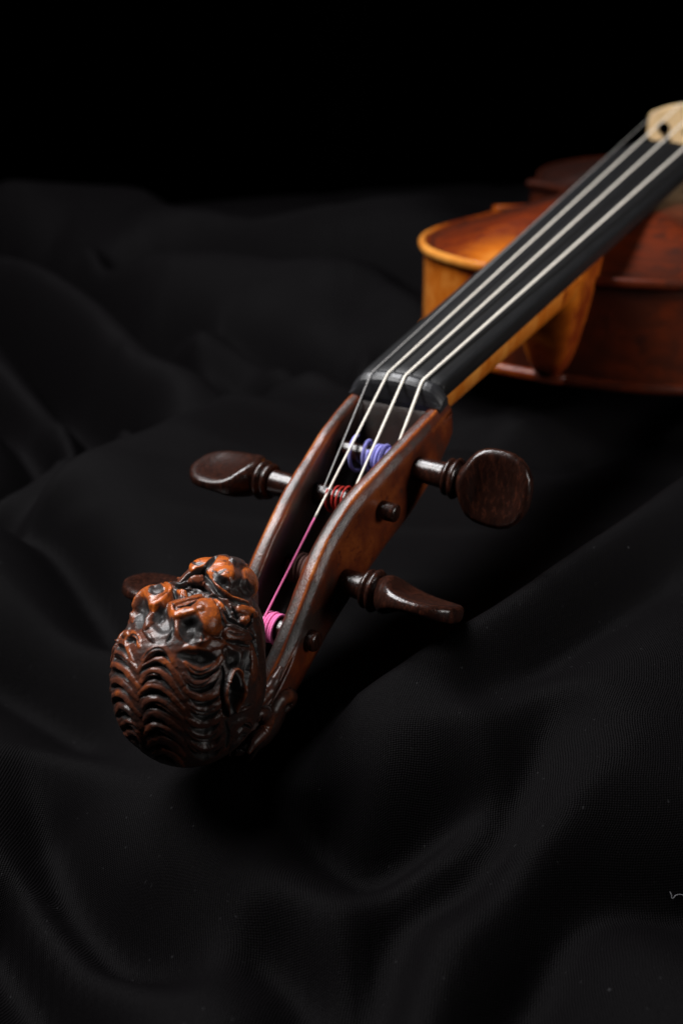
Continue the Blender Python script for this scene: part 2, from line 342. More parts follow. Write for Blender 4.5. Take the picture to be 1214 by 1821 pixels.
# --- pegbox -------------------------------------------------------
PX = [2.5, 0, -8, -16, -24, -32, -40, -48, -56, -64, -72, -81, -90, -98]
PZT = [-7.0, -7.1, -7.5, -8.2, -9.2, -10.5, -11.8, -13.9, -17.4, -22.2, -28.2, -34.6, -39.4, -43]
PW_ = [15.3, 15.2, 15.1, 14.6, 13.9, 12.9, 11.9, 11.1, 10.6, 10.5, 10.4, 10.3, 10.0, 9.5]
PZB = [-24.0, -25.2, -29.2, -32.3, -34.6, -36.6, -38.9, -41.4, -44.0, -46.6, -49.4, -52.6, -55.5, -57]
def pegbox():
    xs = np.concatenate([np.linspace(2.4, -8, 14), np.linspace(-8.6, -98, 110)])
    rings = []; tones = []
    for x in xs:
        wd = float(interp(x, PX, PW_)); zt = float(interp(x, PX, PZT)); zb = float(interp(x, PX, PZB))
        th = 4.8 + 0.3*float(sstep(-20, -60, x))
        fl = zb + 4.5
        fl = fl + (zt-0.05-fl)*float(1-sstep(-1.0, -13.0, x)*1.0)*1.0 if x > -13 else fl
        e = float(sstep(-80, -90, x)); fl = fl + (zt-0.3-fl)*e
        inn = wd-th; d = zt-zb
        half = []   # from bottom centre up the outside, over the rim, down the inside to the floor centre  (y, z, tone)
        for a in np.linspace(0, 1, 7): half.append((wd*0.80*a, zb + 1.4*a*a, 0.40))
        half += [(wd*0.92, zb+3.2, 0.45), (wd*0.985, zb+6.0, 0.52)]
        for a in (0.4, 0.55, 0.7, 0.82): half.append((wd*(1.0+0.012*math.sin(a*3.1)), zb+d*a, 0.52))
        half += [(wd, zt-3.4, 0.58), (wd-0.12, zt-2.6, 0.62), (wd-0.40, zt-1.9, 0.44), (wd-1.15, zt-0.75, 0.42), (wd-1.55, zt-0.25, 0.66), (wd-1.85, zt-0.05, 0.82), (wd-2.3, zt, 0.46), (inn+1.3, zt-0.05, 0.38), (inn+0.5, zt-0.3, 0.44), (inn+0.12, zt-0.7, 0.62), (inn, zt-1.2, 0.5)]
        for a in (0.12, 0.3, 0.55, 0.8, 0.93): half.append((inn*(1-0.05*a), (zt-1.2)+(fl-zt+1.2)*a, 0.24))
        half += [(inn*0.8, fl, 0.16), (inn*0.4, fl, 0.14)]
        ring = [(x, y, z) for y, z, t in half] + [(x, 0, fl)] + [(x, -y, z) for y, z, t in reversed(half[1:])]
        rings.append(ring); tones.append([t for *_, t in half] + [0.14] + [t for *_, t in reversed(half[1:])])
    R = np.array(rings); T = np.array(tones)
    # knife marks and wear: small uneven dents
    nz = noise2(R[..., 0]/3.1+R[..., 1], R[..., 2]/2.5, 21, 3)
    R[..., 1] += 0.12*nz; R[..., 2] += 0.13*noise2(R[..., 0]/2.2, R[..., 1]/3, 22, 3) + 0.16*noise2(R[..., 0]/7, R[..., 1]/6, 24, 2)
    T = T + 0.17*noise2(R[..., 0]/5, R[..., 2]/4+R[..., 1]/3, 23, 3)
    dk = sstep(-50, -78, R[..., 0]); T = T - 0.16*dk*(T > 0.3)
    V, F = loft(R)
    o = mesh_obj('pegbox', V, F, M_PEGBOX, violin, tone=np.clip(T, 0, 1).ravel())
    return o
pegbox()

# --- the carved lion head ----------------------------------------
HC = np.array([-98.5, 0, -27.0])
ELL = [((-103.0, 0, -27.0), (18.3, 16.5, 20.8)), ((-87, 0, -16), (9.0, 7.2, 10)), ((-95, 5.5, -20), (11, 7.4, 12)), ((-95, -5.5, -20), (11, 7.4, 12)),
       ((-90, 0, -48), (12.5, 11.8, 10.5)), ((-101.5, 6.2, -12.5), (5.5, 4.6, 6.2)), ((-101.5, -6.2, -12.5), (5.5, 4.6, 6.2)), ((-90, 3.8, -11), (6.2, 3.9, 5.2)), ((-90, -3.8, -11), (6.2, 3.9, 5.2))]
def base_radius(D):
    rs = []
    for c, s in ELL:
        c = np.array(c)-HC; s = np.array(s)
        A = ((D/s)**2).sum(1); B = (D/s*(-c/s)).sum(1)*2; Cc = ((c/s)**2).sum()-1
        disc = B*B-4*A*Cc; r = np.where(disc > 0, (-B+np.sqrt(np.maximum(disc, 0)))/(2*A), 0); rs.append(np.maximum(r, 0))
    rs = np.array(rs); k = 0.9; return k*np.log(np.exp(rs/k).sum(0))-k*0.3
def q(a, b, s, o): return (o[0]+a/s, o[1]+b/s)
def arc(l, a, r, n=10):
    l, a, r = map(np.array, (l, a, r)); c = 2*a-0.5*(l+r); t = np.linspace(0, 1, n)[:, None]
    return (1-t)**2*l + 2*t*(1-t)*c + t*t*r
FEAT = []     # carving in order: ('s', half width px, height mm, tone, points) or ('e', cx, cy, rx, ry, angle, height mm, tone)
def st(wd, h, tone, pts, smooth=True): FEAT.append(('s', wd, h, tone, catmull(pts, 4) if smooth and len(pts) > 2 else np.array(pts, float)))
def el(cx, cy, rx, ry, ang, h, tone): FEAT.append(('e', cx, cy, rx, ry, math.radians(ang), h, tone))
def crescent(wd, h, tone, A): FEAT.append(('c', wd, h, tone, A))
def lock(l, a, r, rise=10.5, h=0.30, dep=1.2, tone=0.72, wd=6.2, lo=0.03, hi=0.84):
    l, a, r = [np.array(p_)+[random.uniform(-2.5, 2.5), random.uniform(-2, 2)] for p_ in (l, a, r)]; v = random.uniform(0.7, 1.25)
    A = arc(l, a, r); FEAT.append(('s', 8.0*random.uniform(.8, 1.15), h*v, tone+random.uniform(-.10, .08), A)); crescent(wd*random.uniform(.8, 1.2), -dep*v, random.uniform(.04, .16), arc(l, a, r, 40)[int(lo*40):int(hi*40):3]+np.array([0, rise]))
    if random.random() < 0.6:                      # a second, finer cut of the gouge inside the lock
        crescent(2.0, -0.35, 0.3, arc(l*.8+a*.2, a, r*.75+a*.25)+np.array([random.uniform(-4, 4), random.uniform(1, 3)]))
# face first: big masses
el(282, 1061, 30, 28, 0, 2.0, 0.90); el(346, 1104, 48, 46, -10, 1.3, 0.72)
el(392, 1012, 30, 24, -10, 0.9, 0.92); el(358, 1003, 27, 18, -25, 0.9, 0.92); el(352, 1035, 21, 15, 10, 0.9, 0.72)
el(427, 998, 24, 14, 5, 1.0, 0.36); el(446, 1028, 18, 34, 0, 0.8, 0.88); el(420, 1129, 32, 17, 10, 1.2, 0.62); el(374, 1102, 25, 34, -25, 1.0, 0.88)
el(438, 1086, 22, 11, 30, 0.9, 0.90); el(222, 1121, 12, 16, 20, 0.6, 0.45)
el(452, 1170, 8, 46, 0, 0.5, 0.72); el(366, 1148, 44, 13, -5, 0.6, 0.64)
# hollows
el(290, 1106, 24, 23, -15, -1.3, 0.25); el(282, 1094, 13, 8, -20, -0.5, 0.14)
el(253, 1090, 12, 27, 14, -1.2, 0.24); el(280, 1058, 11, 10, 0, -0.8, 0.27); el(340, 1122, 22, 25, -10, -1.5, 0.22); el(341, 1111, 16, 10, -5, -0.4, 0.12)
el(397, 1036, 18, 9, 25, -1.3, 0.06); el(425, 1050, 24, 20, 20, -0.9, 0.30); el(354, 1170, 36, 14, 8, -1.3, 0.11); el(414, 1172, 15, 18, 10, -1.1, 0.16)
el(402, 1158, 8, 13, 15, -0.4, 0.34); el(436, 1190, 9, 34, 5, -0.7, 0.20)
# ring and loop ridges
st(5, 0.45, 0.95, [(256, 1062), (262, 1048), (274, 1040), (288, 1038), (299, 1046), (304, 1058), (301, 1070), (288, 1079), (273, 1087)])
st(4, 0.4, 0.80, [(247, 1066), (241, 1084), (237, 1106)]); st(6, 0.7, 0.55, [(270, 1092), (264, 1106), (255, 1120)])
st(5, 0.5, 0.40, [(256, 1124), (263, 1131), (273, 1142)])
st(7, 0.9, 0.84, [(358, 1067), (344, 1068), (328, 1070), (311, 1077), (305, 1089), (312, 1100), (326, 1096), (345, 1092), (358, 1092)])
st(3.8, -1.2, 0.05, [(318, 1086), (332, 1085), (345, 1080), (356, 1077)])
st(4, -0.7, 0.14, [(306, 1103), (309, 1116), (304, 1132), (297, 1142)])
# bands across the muzzle
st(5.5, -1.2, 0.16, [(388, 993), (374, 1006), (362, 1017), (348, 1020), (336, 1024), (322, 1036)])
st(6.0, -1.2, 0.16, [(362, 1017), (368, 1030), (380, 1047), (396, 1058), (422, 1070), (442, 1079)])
st(2.6, 0.8, 0.85, [(374, 1028), (386, 1043), (404, 1054), (420, 1061), (440, 1073)])
st(3.5, 0.5, 0.28, [(370, 1040), (384, 1056), (404, 1066), (424, 1077)])
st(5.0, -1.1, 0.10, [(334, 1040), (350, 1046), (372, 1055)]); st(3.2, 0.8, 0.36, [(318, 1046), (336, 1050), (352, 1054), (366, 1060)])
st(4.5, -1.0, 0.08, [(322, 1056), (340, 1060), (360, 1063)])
st(5, 0.8, 0.92, [(316, 1052), (326, 1056), (338, 1061)]); st(5.5, -1.1, 0.14, [(302, 1046), (309, 1055), (313, 1066)])
st(4, 0.6, 0.30, [(306, 1036), (318, 1040), (330, 1034)]); st(4, -0.9, 0.08, [(312, 1044), (324, 1046), (334, 1042)])
st(5, -0.9, 0.12, [(372, 1062), (390, 1062), (404, 1074), (410, 1094)]); st(4.2, 1.0, 0.92, [(383, 1068), (391, 1077), (399, 1085)])
st(2.4, 0.8, 0.45, [(386, 1058), (403, 1068), (412, 1083), (413, 1094)])
st(4.5, -1.1, 0.10, [(376, 1076), (384, 1090), (390, 1106), (400, 1115)]); st(2.0, 0.7, 0.50, [(372, 1076), (381, 1087), (387, 1102), (397, 1113), (414, 1115), (434, 1124)])
st(6, -1.0, 0.16, [(400, 1090), (408, 1103), (420, 1111), (438, 1118)]); st(5, -0.9, 0.14, [(412, 1078), (419, 1092), (425, 1104)])
el(434, 1103, 8.5, 8.5, 0, 1.3, 0.88); st(3.0, -0.8, 0.08, [(444, 1094), (446, 1106), (438, 1116)])
st(4.0, -0.8, 0.12, [(404, 1140), (424, 1143), (442, 1150)])
st(4, -0.6, 0.14, [(440, 1126), (452, 1146), (459, 1185)])
# ear
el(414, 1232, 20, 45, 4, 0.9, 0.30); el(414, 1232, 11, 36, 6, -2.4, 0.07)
st(2.8, 1.2, 0.85, [(404, 1212), (410, 1195), (418, 1190), (428, 1199), (430, 1214), (427, 1232), (420, 1250), (417, 1262)])
st(2.4, 0.9, 0.66, [(404, 1212), (399, 1232), (400, 1250), (406, 1272)])
st(4, 0.8, 0.5, [(418, 1264), (432, 1261), (447, 1252)]); st(4.0, -0.7, 0.14, [(394, 1184), (397, 1204), (394, 1236), (398, 1272)])
st(4, -0.5, 0.2, [(402, 1284), (406, 1304), (402, 1330)])
# finer gouge cuts over brow, cheeks and muzzle
for pts in [[(310, 1080), (316, 1092), (324, 1092)], [(358, 1120), (364, 1136), (354, 1148)], [(372, 1128), (384, 1136), (398, 1134)],
            [(340, 1000), (350, 1010), (366, 1008)], [(378, 1018), (390, 1022), (402, 1018)], [(408, 1004), (420, 1010), (434, 1008)],
            [(434, 1030), (440, 1046), (450, 1054)], [(446, 1060), (452, 1076), (452, 1094)], [(400, 1124), (414, 1132), (430, 1130)],
            [(340, 1034), (352, 1040), (364, 1036)], [(424, 1150), (434, 1164), (436, 1184)], [(444, 1110), (452, 1128), (454, 1146)], [(328, 1158), (344, 1160), (360, 1158)]]:
    crescent(random.uniform(1.6, 2.8), -random.uniform(0.15, 0.4), random.uniform(0.26, 0.5), catmull([np.array(p_)+[random.uniform(-2, 2), random.uniform(-2, 2)] for p_ in pts], 4))
# mane: columns of overlapping locks
CL = [((253, 1172), (285, 1153), (313, 1186)), ((250, 1190), (285, 1175), (322, 1217)), ((249, 1210), (281, 1198), (325, 1240)), ((251, 1231), (278, 1222), (324, 1260))]
for k, (ax, ay) in enumerate([(276, 1246), (276, 1270), (281, 1294), (288, 1317), (296, 1338)]):
    CL.append(((253+3.4*k, ay+9), (ax, ay), (323+1.6*k, ay+32-2*k)))
for k, c in enumerate(CL): lock(*c, tone=0.74-0.02*k)
LL = [((226, 1141), (237, 1128), (249, 1152)), ((201, 1155), (217, 1140), (242, 1184))]
for k, (ax, ay) in enumerate([(211, 1162), (209, 1186), (209, 1211), (214, 1237), (221, 1262), (229, 1285), (238, 1305)]):
    LL.append(((ax-14, ay+12), (ax, ay), (244+2.0*k, ay+34)))
for k, c in enumerate(LL): lock(*c, tone=0.74-0.02*k, lo=0.03, hi=0.86)
for k, y in enumerate([1196, 1218, 1242, 1267, 1292, 1315, 1335]):
    lock((327+0.8*k, y-16), (358+1.5*k, y), (391+1.0*k, y-(28 if k < 2 else 20)), tone=0.68-0.02*k, lo=0.10, hi=0.97)
for c in [((418, 1306), (434, 1284), (448, 1300)), ((413, 1327), (429, 1303), (449, 1320)), ((409, 1348), (425, 1323), (450, 1340))]: lock(*c, rise=9, tone=0.50, wd=4.5)
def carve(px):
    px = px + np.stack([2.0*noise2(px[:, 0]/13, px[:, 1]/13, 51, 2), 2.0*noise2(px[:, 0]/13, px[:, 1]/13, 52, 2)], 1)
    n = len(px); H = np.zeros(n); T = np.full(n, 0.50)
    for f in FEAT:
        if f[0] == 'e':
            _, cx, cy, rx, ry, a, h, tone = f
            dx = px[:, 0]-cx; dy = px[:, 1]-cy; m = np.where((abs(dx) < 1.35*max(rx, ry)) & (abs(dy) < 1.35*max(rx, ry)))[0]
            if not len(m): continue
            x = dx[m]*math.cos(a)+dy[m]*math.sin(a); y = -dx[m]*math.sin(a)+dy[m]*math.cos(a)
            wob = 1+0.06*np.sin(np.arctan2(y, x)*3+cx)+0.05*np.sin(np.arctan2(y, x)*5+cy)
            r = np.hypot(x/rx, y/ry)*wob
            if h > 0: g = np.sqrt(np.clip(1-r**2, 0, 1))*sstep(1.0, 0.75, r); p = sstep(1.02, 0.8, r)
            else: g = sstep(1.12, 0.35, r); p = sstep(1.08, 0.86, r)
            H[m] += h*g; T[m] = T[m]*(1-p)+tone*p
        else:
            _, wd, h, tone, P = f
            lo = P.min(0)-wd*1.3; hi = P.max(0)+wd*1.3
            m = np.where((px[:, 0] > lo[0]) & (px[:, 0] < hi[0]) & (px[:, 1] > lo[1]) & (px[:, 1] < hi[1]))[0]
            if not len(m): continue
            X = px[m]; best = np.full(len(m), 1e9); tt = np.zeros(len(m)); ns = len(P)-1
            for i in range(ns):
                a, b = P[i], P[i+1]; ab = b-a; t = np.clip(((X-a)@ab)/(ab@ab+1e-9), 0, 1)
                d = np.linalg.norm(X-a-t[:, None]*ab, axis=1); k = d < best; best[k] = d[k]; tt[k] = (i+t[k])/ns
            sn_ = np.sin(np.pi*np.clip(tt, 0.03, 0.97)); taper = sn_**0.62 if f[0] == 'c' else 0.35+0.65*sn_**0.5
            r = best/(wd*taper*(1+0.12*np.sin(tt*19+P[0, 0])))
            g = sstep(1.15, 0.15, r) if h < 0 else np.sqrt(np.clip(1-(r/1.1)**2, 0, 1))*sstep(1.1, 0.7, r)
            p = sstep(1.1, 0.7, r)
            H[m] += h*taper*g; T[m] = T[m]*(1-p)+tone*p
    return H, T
def lion_head():
    bm = bmesh.new(); bmesh.ops.create_icosphere(bm, subdivisions=8, radius=1.0)
    me = bpy.data.meshes.new('lion_head'); bm.to_mesh(me); bm.free()
    n = len(me.vertices); D = np.empty(n*3, np.float32); me.vertices.foreach_get('co', D); D = D.reshape(-1, 3).astype(float)
    D /= np.linalg.norm(D, axis=1)[:, None]
    P = HC + D*base_radius(D)[:, None]
    me.vertices.foreach_set('co', P.astype(np.float32).ravel()); me.update()
    Nn = np.empty(n*3, np.float32); me.vertices.foreach_get('normal', Nn); Nn = Nn.reshape(-1, 3).astype(float)
    mir = np.array([1, -1, 1.0])
    def facing(P, Nn): v = P-CAMP; v /= np.linalg.norm(v, axis=1)[:, None]; return -(v*Nn).sum(1)
    f1 = sstep(0.05, 0.25, facing(P, Nn)); f2 = sstep(0.05, 0.25, facing(P*mir, Nn*mir))
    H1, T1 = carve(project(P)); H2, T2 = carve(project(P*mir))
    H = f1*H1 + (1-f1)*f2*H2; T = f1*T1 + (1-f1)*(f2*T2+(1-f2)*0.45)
    H += 0.12*noise2(P[:, 0]/1.1+P[:, 1]/1.7, P[:, 2]/1.1, 31, 3) + 0.05*noise2(P[:, 0]/0.4+P[:, 1]/0.5, P[:, 2]/0.4, 33, 3)
    H = np.clip(H, -3.2, 3.2)
    T += 0.10*noise2(P[:, 0]/2.1+P[:, 1]/1.3, P[:, 2]/1.9, 32, 3)
    # rubbed brighter on the crown and muzzle, darker down the mane
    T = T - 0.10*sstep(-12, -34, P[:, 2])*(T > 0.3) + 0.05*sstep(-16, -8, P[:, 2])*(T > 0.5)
    P2 = P + Nn*H[:, None]
    me.vertices.foreach_set('co', (P2*MM).astype(np.float32).ravel()); me.update()
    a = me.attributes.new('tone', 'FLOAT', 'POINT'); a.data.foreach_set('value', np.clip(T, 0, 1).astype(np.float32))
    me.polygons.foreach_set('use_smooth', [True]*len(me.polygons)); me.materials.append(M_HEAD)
    o = bpy.data.objects.new('lion_head', me); COL.objects.link(o); o.parent = violin
    o['label'] = 'carved lion head with rows of curled mane locks, worn orange on the muzzle'
lion_head()

# --- curled leaf carved on the cheek where the head grows out of the pegbox, both sides
def curls():
    def at_y(px, py, y):
        d = pixel_dir(px, py); return CAMP + d*(y-CAMP[1])/d[1]
    for pts, y, r in [([(466, 1318), (474, 1290), (482, 1266), (494, 1245), (508, 1236), (516, 1242), (511, 1256), (501, 1266)], -9.9, [0.8, 1.5, 2.1, 2.4, 2.3, 2.0, 1.6, 0.9]),
                      ([(440, 1340), (452, 1318), (466, 1302), (474, 1284), (470, 1270), (459, 1270), (456, 1282)], -10.9, [0.7, 1.4, 1.9, 2.0, 1.8, 1.5, 0.8]),
                      ([(448, 1262), (462, 1246), (476, 1230), (488, 1210), (500, 1186)], -9.6, [0.8, 1.6, 1.9, 1.5, 0.6])]:
        P = np.array([at_y(a, b, y) for a, b in pts]); Q = catmull(P, 8); rr = np.interp(np.linspace(0, 1, len(Q)), np.linspace(0, 1, len(r)), r)
        rr = 0.92*rr*(1+0.10*noise2(np.arange(len(Q))*0.8, np.arange(len(Q))*0.5, 61, 2))
        for sgn in (1, -1):
            V, F = tube(Q*np.array([1, sgn, 1]), rr, 14)
            V = V*np.array([1, 1, 1.0]); t = np.clip(0.50+0.22*noise2(V[:, 0]/1.5, V[:, 2]/1.5, 62, 3), 0, 1)
            mesh_obj('carved_curl', V, F, M_HEAD, violin, tone=t)
curls()

# --- nut, fingerboard, neck ----------------------------------------
def arcdrop(y, r=42.0): return -(y*y)/(2*r)
def fb_half(x): return 12.9 + (21.2-12.9)*x/270.0
def fb_mid(x): return -0.75 - 3.4*x/270.0 - 0.5*math.sin(math.pi*x/270.0)
def fingerboard():
    R = []
    for x in np.concatenate([[2.2], np.linspace(3, 269, 60), [270]]):
        hw = fb_half(x); zt = fb_mid(x); e = 0.35 if 2.5 < x < 269.5 else 0.9
        ys = np.linspace(-1, 1, 21)*(hw-e); top = [(x, y, zt+arcdrop(y)-(0.0 if e < 0.5 else 0.4)) for y in ys]
        ze = zt+arcdrop(hw)-0.35; zb = zt+arcdrop(hw)-4.6
        R.append(top + [(x, hw, ze-0.2), (x, hw-0.1, zb+0.4), (x, hw-0.4, zb), (x, 0, zb), (x, -hw+0.4, zb), (x, -hw+0.1, zb+0.4), (x, -hw, ze-0.2)])
    V, F = loft(R); mesh_obj('fingerboard', V, F, M_EBONY, violin)
fingerboard()
def nut():
    prof = []
    R = []
    for y in np.linspace(-14.4, 14.4, 41):
        dz = arcdrop(y, 40.0) - 2.6*max(0, (abs(y)-10.8)/3.6)**1.5
        g = sum(math.exp(-((y-k)/0.55)**2) for k in (8.0, 2.7, -2.7, -8.0))*0.35
        R.append([(2.15, y, -9.0), (2.15, y, -0.9+dz), (1.3, y, -0.35+dz-g), (0.1, y, -0.30+dz-g), (-1.2, y, -0.75+dz-g), (-2.0, y, -1.5+dz-g*.5), (-2.5, y, -2.6+dz*0.9), (-3.0, y, -4.8+dz*.4), (-3.3, y, -6.9), (-3.2, y, -9.0)])
    V, F = loft(R); mesh_obj('nut', V, F, M_NUT, violin, smooth=False)
nut()
# body frame: x measured along the body from x=130, h above the upper edge plane
ZE0 = -18.6; TB = 0.1390
ct, sn = math.cos(TB), math.sin(TB)
def vb(P):
    P = np.asarray(P, float); x, y, h = P[..., 0]-130, P[..., 1], P[..., 2]
    return np.stack([130 + x*ct + h*sn, y, ZE0 - x*sn + h*ct], -1)
RIBH = 36.0
def neck():
    R = []; T = []
    for x in np.concatenate([np.linspace(-1.5, 100, 50), np.linspace(102, 134, 26)]):
        hw = fb_half(max(x, 2.2))-0.35; zt = fb_mid(max(x, 2.2))+arcdrop(hw)-4.62; hw -= 0.9*float(sstep(112, 90, x))
        dep = 11.0+3.2*sstep(0, 105, x)
        # the heel sweeps down to the button of the back
        heel = sstep(108, 122, x)**1.5
        zbot_body = vb(np.array([x, 0, -RIBH-5.0]))[2]
        zb = (zt-dep)*(1-heel) + zbot_body*heel
        if x < 6: zb = zb*(1-sstep(6, -1.5, x)) + (-24.5)*sstep(6, -1.5, x)
        ring = []; tn = []
        for a in np.linspace(0, math.pi, 25):
            c, s = math.cos(a), math.sin(a); ex = 0.72 - 0.2*heel
            y = hw*np.sign(c)*abs(c)**ex*(1-heel*0.46*(s**0.5)); z = zt + (zb-zt)*s**(0.9-0.35*heel)
            ring.append((x, y, z)); tn.append(0.86 - 0.10*sstep(60, 110, x) - 0.22*sstep(106, 126, x) + 0.05*math.sin(x*.3) - 0.06*s + 0.34*sstep(106, 120, x)*sstep(0.2, 0.8, c))
        R.append(ring); T.append(tn)
    V, F = loft(R); mesh_obj('neck', V, F, M_BODY, violin, tone=np.clip(np.array(T).ravel(), 0, 1))
neck()

# --- body ------------------------------------------------------------
OUT = [(0, 0), (0.3, 14), (1.6, 26), (5, 40), (11, 53), (20, 65.5), (32, 74.5), (44, 79.8), (56, 81.6), (68, 81.4), (82, 79), (96, 75.6), (108, 73.6), (116, 73.6), (121, 75.6), (125.5, 78.8)]
OUTC = [(127.5, 77.2), (130, 72), (134, 66.6), (141, 61), (150, 57.2), (160, 55.6), (170, 56), (180, 58.8), (189, 63.4), (197, 70), (203, 78.5), (207, 87), (209.5, 92.4)]
OUTL = [(212, 93.0), (216, 91.6), (222, 91.8), (232, 94.6), (246, 99.4), (262, 102.8), (278, 103.4), (294, 101.2), (310, 95.4), (325, 86), (338, 72.5), (347, 56), (352.5, 38), (354.8, 20), (355, 0)]
OUTER = np.vstack([catmull(OUT, 6), catmull(OUTC, 6), catmull(OUTL, 6)])
def outline(offset=0.0):
    half = OUTER; full = np.vstack([half, half[::-1][1:-1]*[1, -1]])
    d = np.roll(full, -1, 0)-np.roll(full, 1, 0); d /= np.linalg.norm(d, axis=1)[:, None]
    nrm = np.stack([-d[:, 1], d[:, 0]], 1)
    return full + nrm*offset, nrm
def width_at(x):
    return np.interp(x, OUTER[:, 0], OUTER[:, 1])
def plate(name, sign, hbase, mat, flat_tone):
    # arched plate
    xs = np.concatenate([355*0.5*(1-np.cos(np.linspace(0.03, math.pi-0.03, 150)))]); ss = np.sin(np.linspace(-math.pi/2, math.pi/2, 61))
    V = []; T = []
    for x in xs:
        wd = max(width_at(x)-1.6, 0.5)
        for s in ss:
            d = min(wd*(1-abs(s)), (x-0.9)*1.0, (354.2-x)*1.0)
            a = ((15.0 if sign > 0 else 11.0)-4.5*float(sstep(200, 260, x)))*float(sstep(5, 62, d))**0.85 - 0.5*float(sstep(9, 5, d))*float(sstep(1.0, 3.0, d))
            V.append((x+130, wd*s, hbase+sign*(a-0.3))); T.append(flat_tone(x, wd*s, d))
    nx, ns = len(xs), len(ss); idx = np.arange(nx*ns).reshape(nx, ns)
    F = np.stack([idx[:-1, :-1], idx[:-1, 1:], idx[1:, 1:], idx[1:, :-1]], -1).reshape(-1, 4).tolist()
    Varr = np.array(V)
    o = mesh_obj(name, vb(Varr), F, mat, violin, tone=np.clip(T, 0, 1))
    # rounded overhanging edge
    full, nrm = outline(); R = []
    for off, h in [(-3.2, -0.9), (-2.6, 0.05), (-1.6, 0.45), (-0.7, 0.25), (-0.1, -0.6), (0.1, -1.6), (-0.1, -2.7), (-0.8, -3.6), (-2.0, -4.0), (-4.0, -4.0)]:
        p = full+nrm*off; R.append(np.column_stack([p[:, 0]+130, p[:, 1], np.full(len(p), hbase+sign*h)]))
    R = np.array(R); V2, F2 = loft(R, closed=True, cap=False)
    tt = np.clip(np.tile(0.50-0.24*sstep(125, 190, full[:, 0])+0.10*noise2(full[:, 0]/14, full[:, 1]/14, 41)+0.42*sstep(14, 50, full[:, 1])*sstep(80, 50, full[:, 0]) - 0.2*(full[:, 1] < 0), len(R)), 0, 1)  # edge of the lower bout toned down too, standing in for light falloff
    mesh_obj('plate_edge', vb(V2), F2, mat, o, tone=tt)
    return o
def belly_tone(x, y, d):
    t = 0.40 - 0.06*(y < 0) - 0.34*float(sstep(95, 150, x)) + 0.10*math.exp(-((x-25)/25)**2-((y-45)/25)**2)  # lower bout darkened in its colour in place of light falloff
    t += 0.36*math.exp(-((x-10)/18)**2-((y-30)/13)**2)            # varnish rubbed thin by the hand beside the neck
    if 4.6 < d < 5.8: t -= 0.3                                     # purfling
    return t
top = plate('top_plate', 1, 0.0, M_BODY, belly_tone)
plate('back_plate', -1, -RIBH-4.0*2, M_BODY, lambda x, y, d: 0.45)
def belly_h(x, y):
    wd = max(width_at(x)-1.6, 0.5); d = min(wd-abs(y), x-0.9, 354.2-x)
    return (15.0-4.5*float(sstep(200, 260, x)))*float(sstep(5, 62, d))**0.85 - 0.3
def f_hole_shades():  # uncut: black ribbons laid on the belly paint the shade of the openings
    m = simple('f_hole_shade_paint', (0.004, 0.003, 0.003), 0.9, spec=0.1)
    C = catmull([(163, 24), (160, 28.5), (164, 32), (172, 32.5), (184, 36), (196, 40.5), (210, 45), (222, 47.5), (231, 50), (234, 54), (230, 58)], 8)
    wv = np.interp(np.linspace(0, 1, len(C)), [0, .06, .14, .3, .5, .7, .86, .94, 1], [0.6, 3.2, 1.4, 2.4, 3.1, 2.4, 1.4, 3.6, 0.6])
    T_ = np.gradient(C, axis=0); T_ /= np.linalg.norm(T_, axis=1)[:, None]; Nm = np.stack([-T_[:, 1], T_[:, 0]], 1)
    for sgn in (1, -1):
        R = []
        for c, n_, w_ in zip(C, Nm, wv):
            row = []
            for k in np.linspace(-1, 1, 7):
                p_ = c+n_*w_*k; row.append((p_[0]+130, sgn*p_[1], belly_h(p_[0], abs(p_[1]))+0.35))
            R.append(row)
        V, F = loft(np.array(R), closed=False, cap=False); mesh_obj('f_hole_shade', vb(V), F, m, top)
f_hole_shades()
def ribs():
    full, nrm = outline(); p = full-nrm*2.6; R = []; T = []
    for h in np.linspace(-3.9, -RIBH-4.1, 9):
        R.append(np.column_stack([p[:, 0]+130, p[:, 1], np.full(len(p), h)]))
        worn = sstep(12, 55, full[:, 1])*sstep(85, 40, full[:, 0])
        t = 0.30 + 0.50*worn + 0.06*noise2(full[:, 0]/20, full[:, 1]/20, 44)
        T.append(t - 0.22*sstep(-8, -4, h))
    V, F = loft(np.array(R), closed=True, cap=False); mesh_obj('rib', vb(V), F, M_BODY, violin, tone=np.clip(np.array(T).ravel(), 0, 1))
ribs()
def button():
    R = []
    for h, s in [(-RIBH-4.2, 0.94), (-RIBH-4.8, 1), (-RIBH-7.2, 1), (-RIBH-7.9, 0.93)]:
        a = np.linspace(0, 2*math.pi, 32, endpoint=False)
        R.append(np.column_stack([134-6*s*np.abs(np.cos(a))**0.8*np.sign(np.cos(a)), 7.6*s*np.sin(a), np.full(32, h)]))
    V, F = loft(np.array(R)); mesh_obj('button', vb(V), F, M_BODY, violin, tone=np.full(len(V), 0.36))
button()

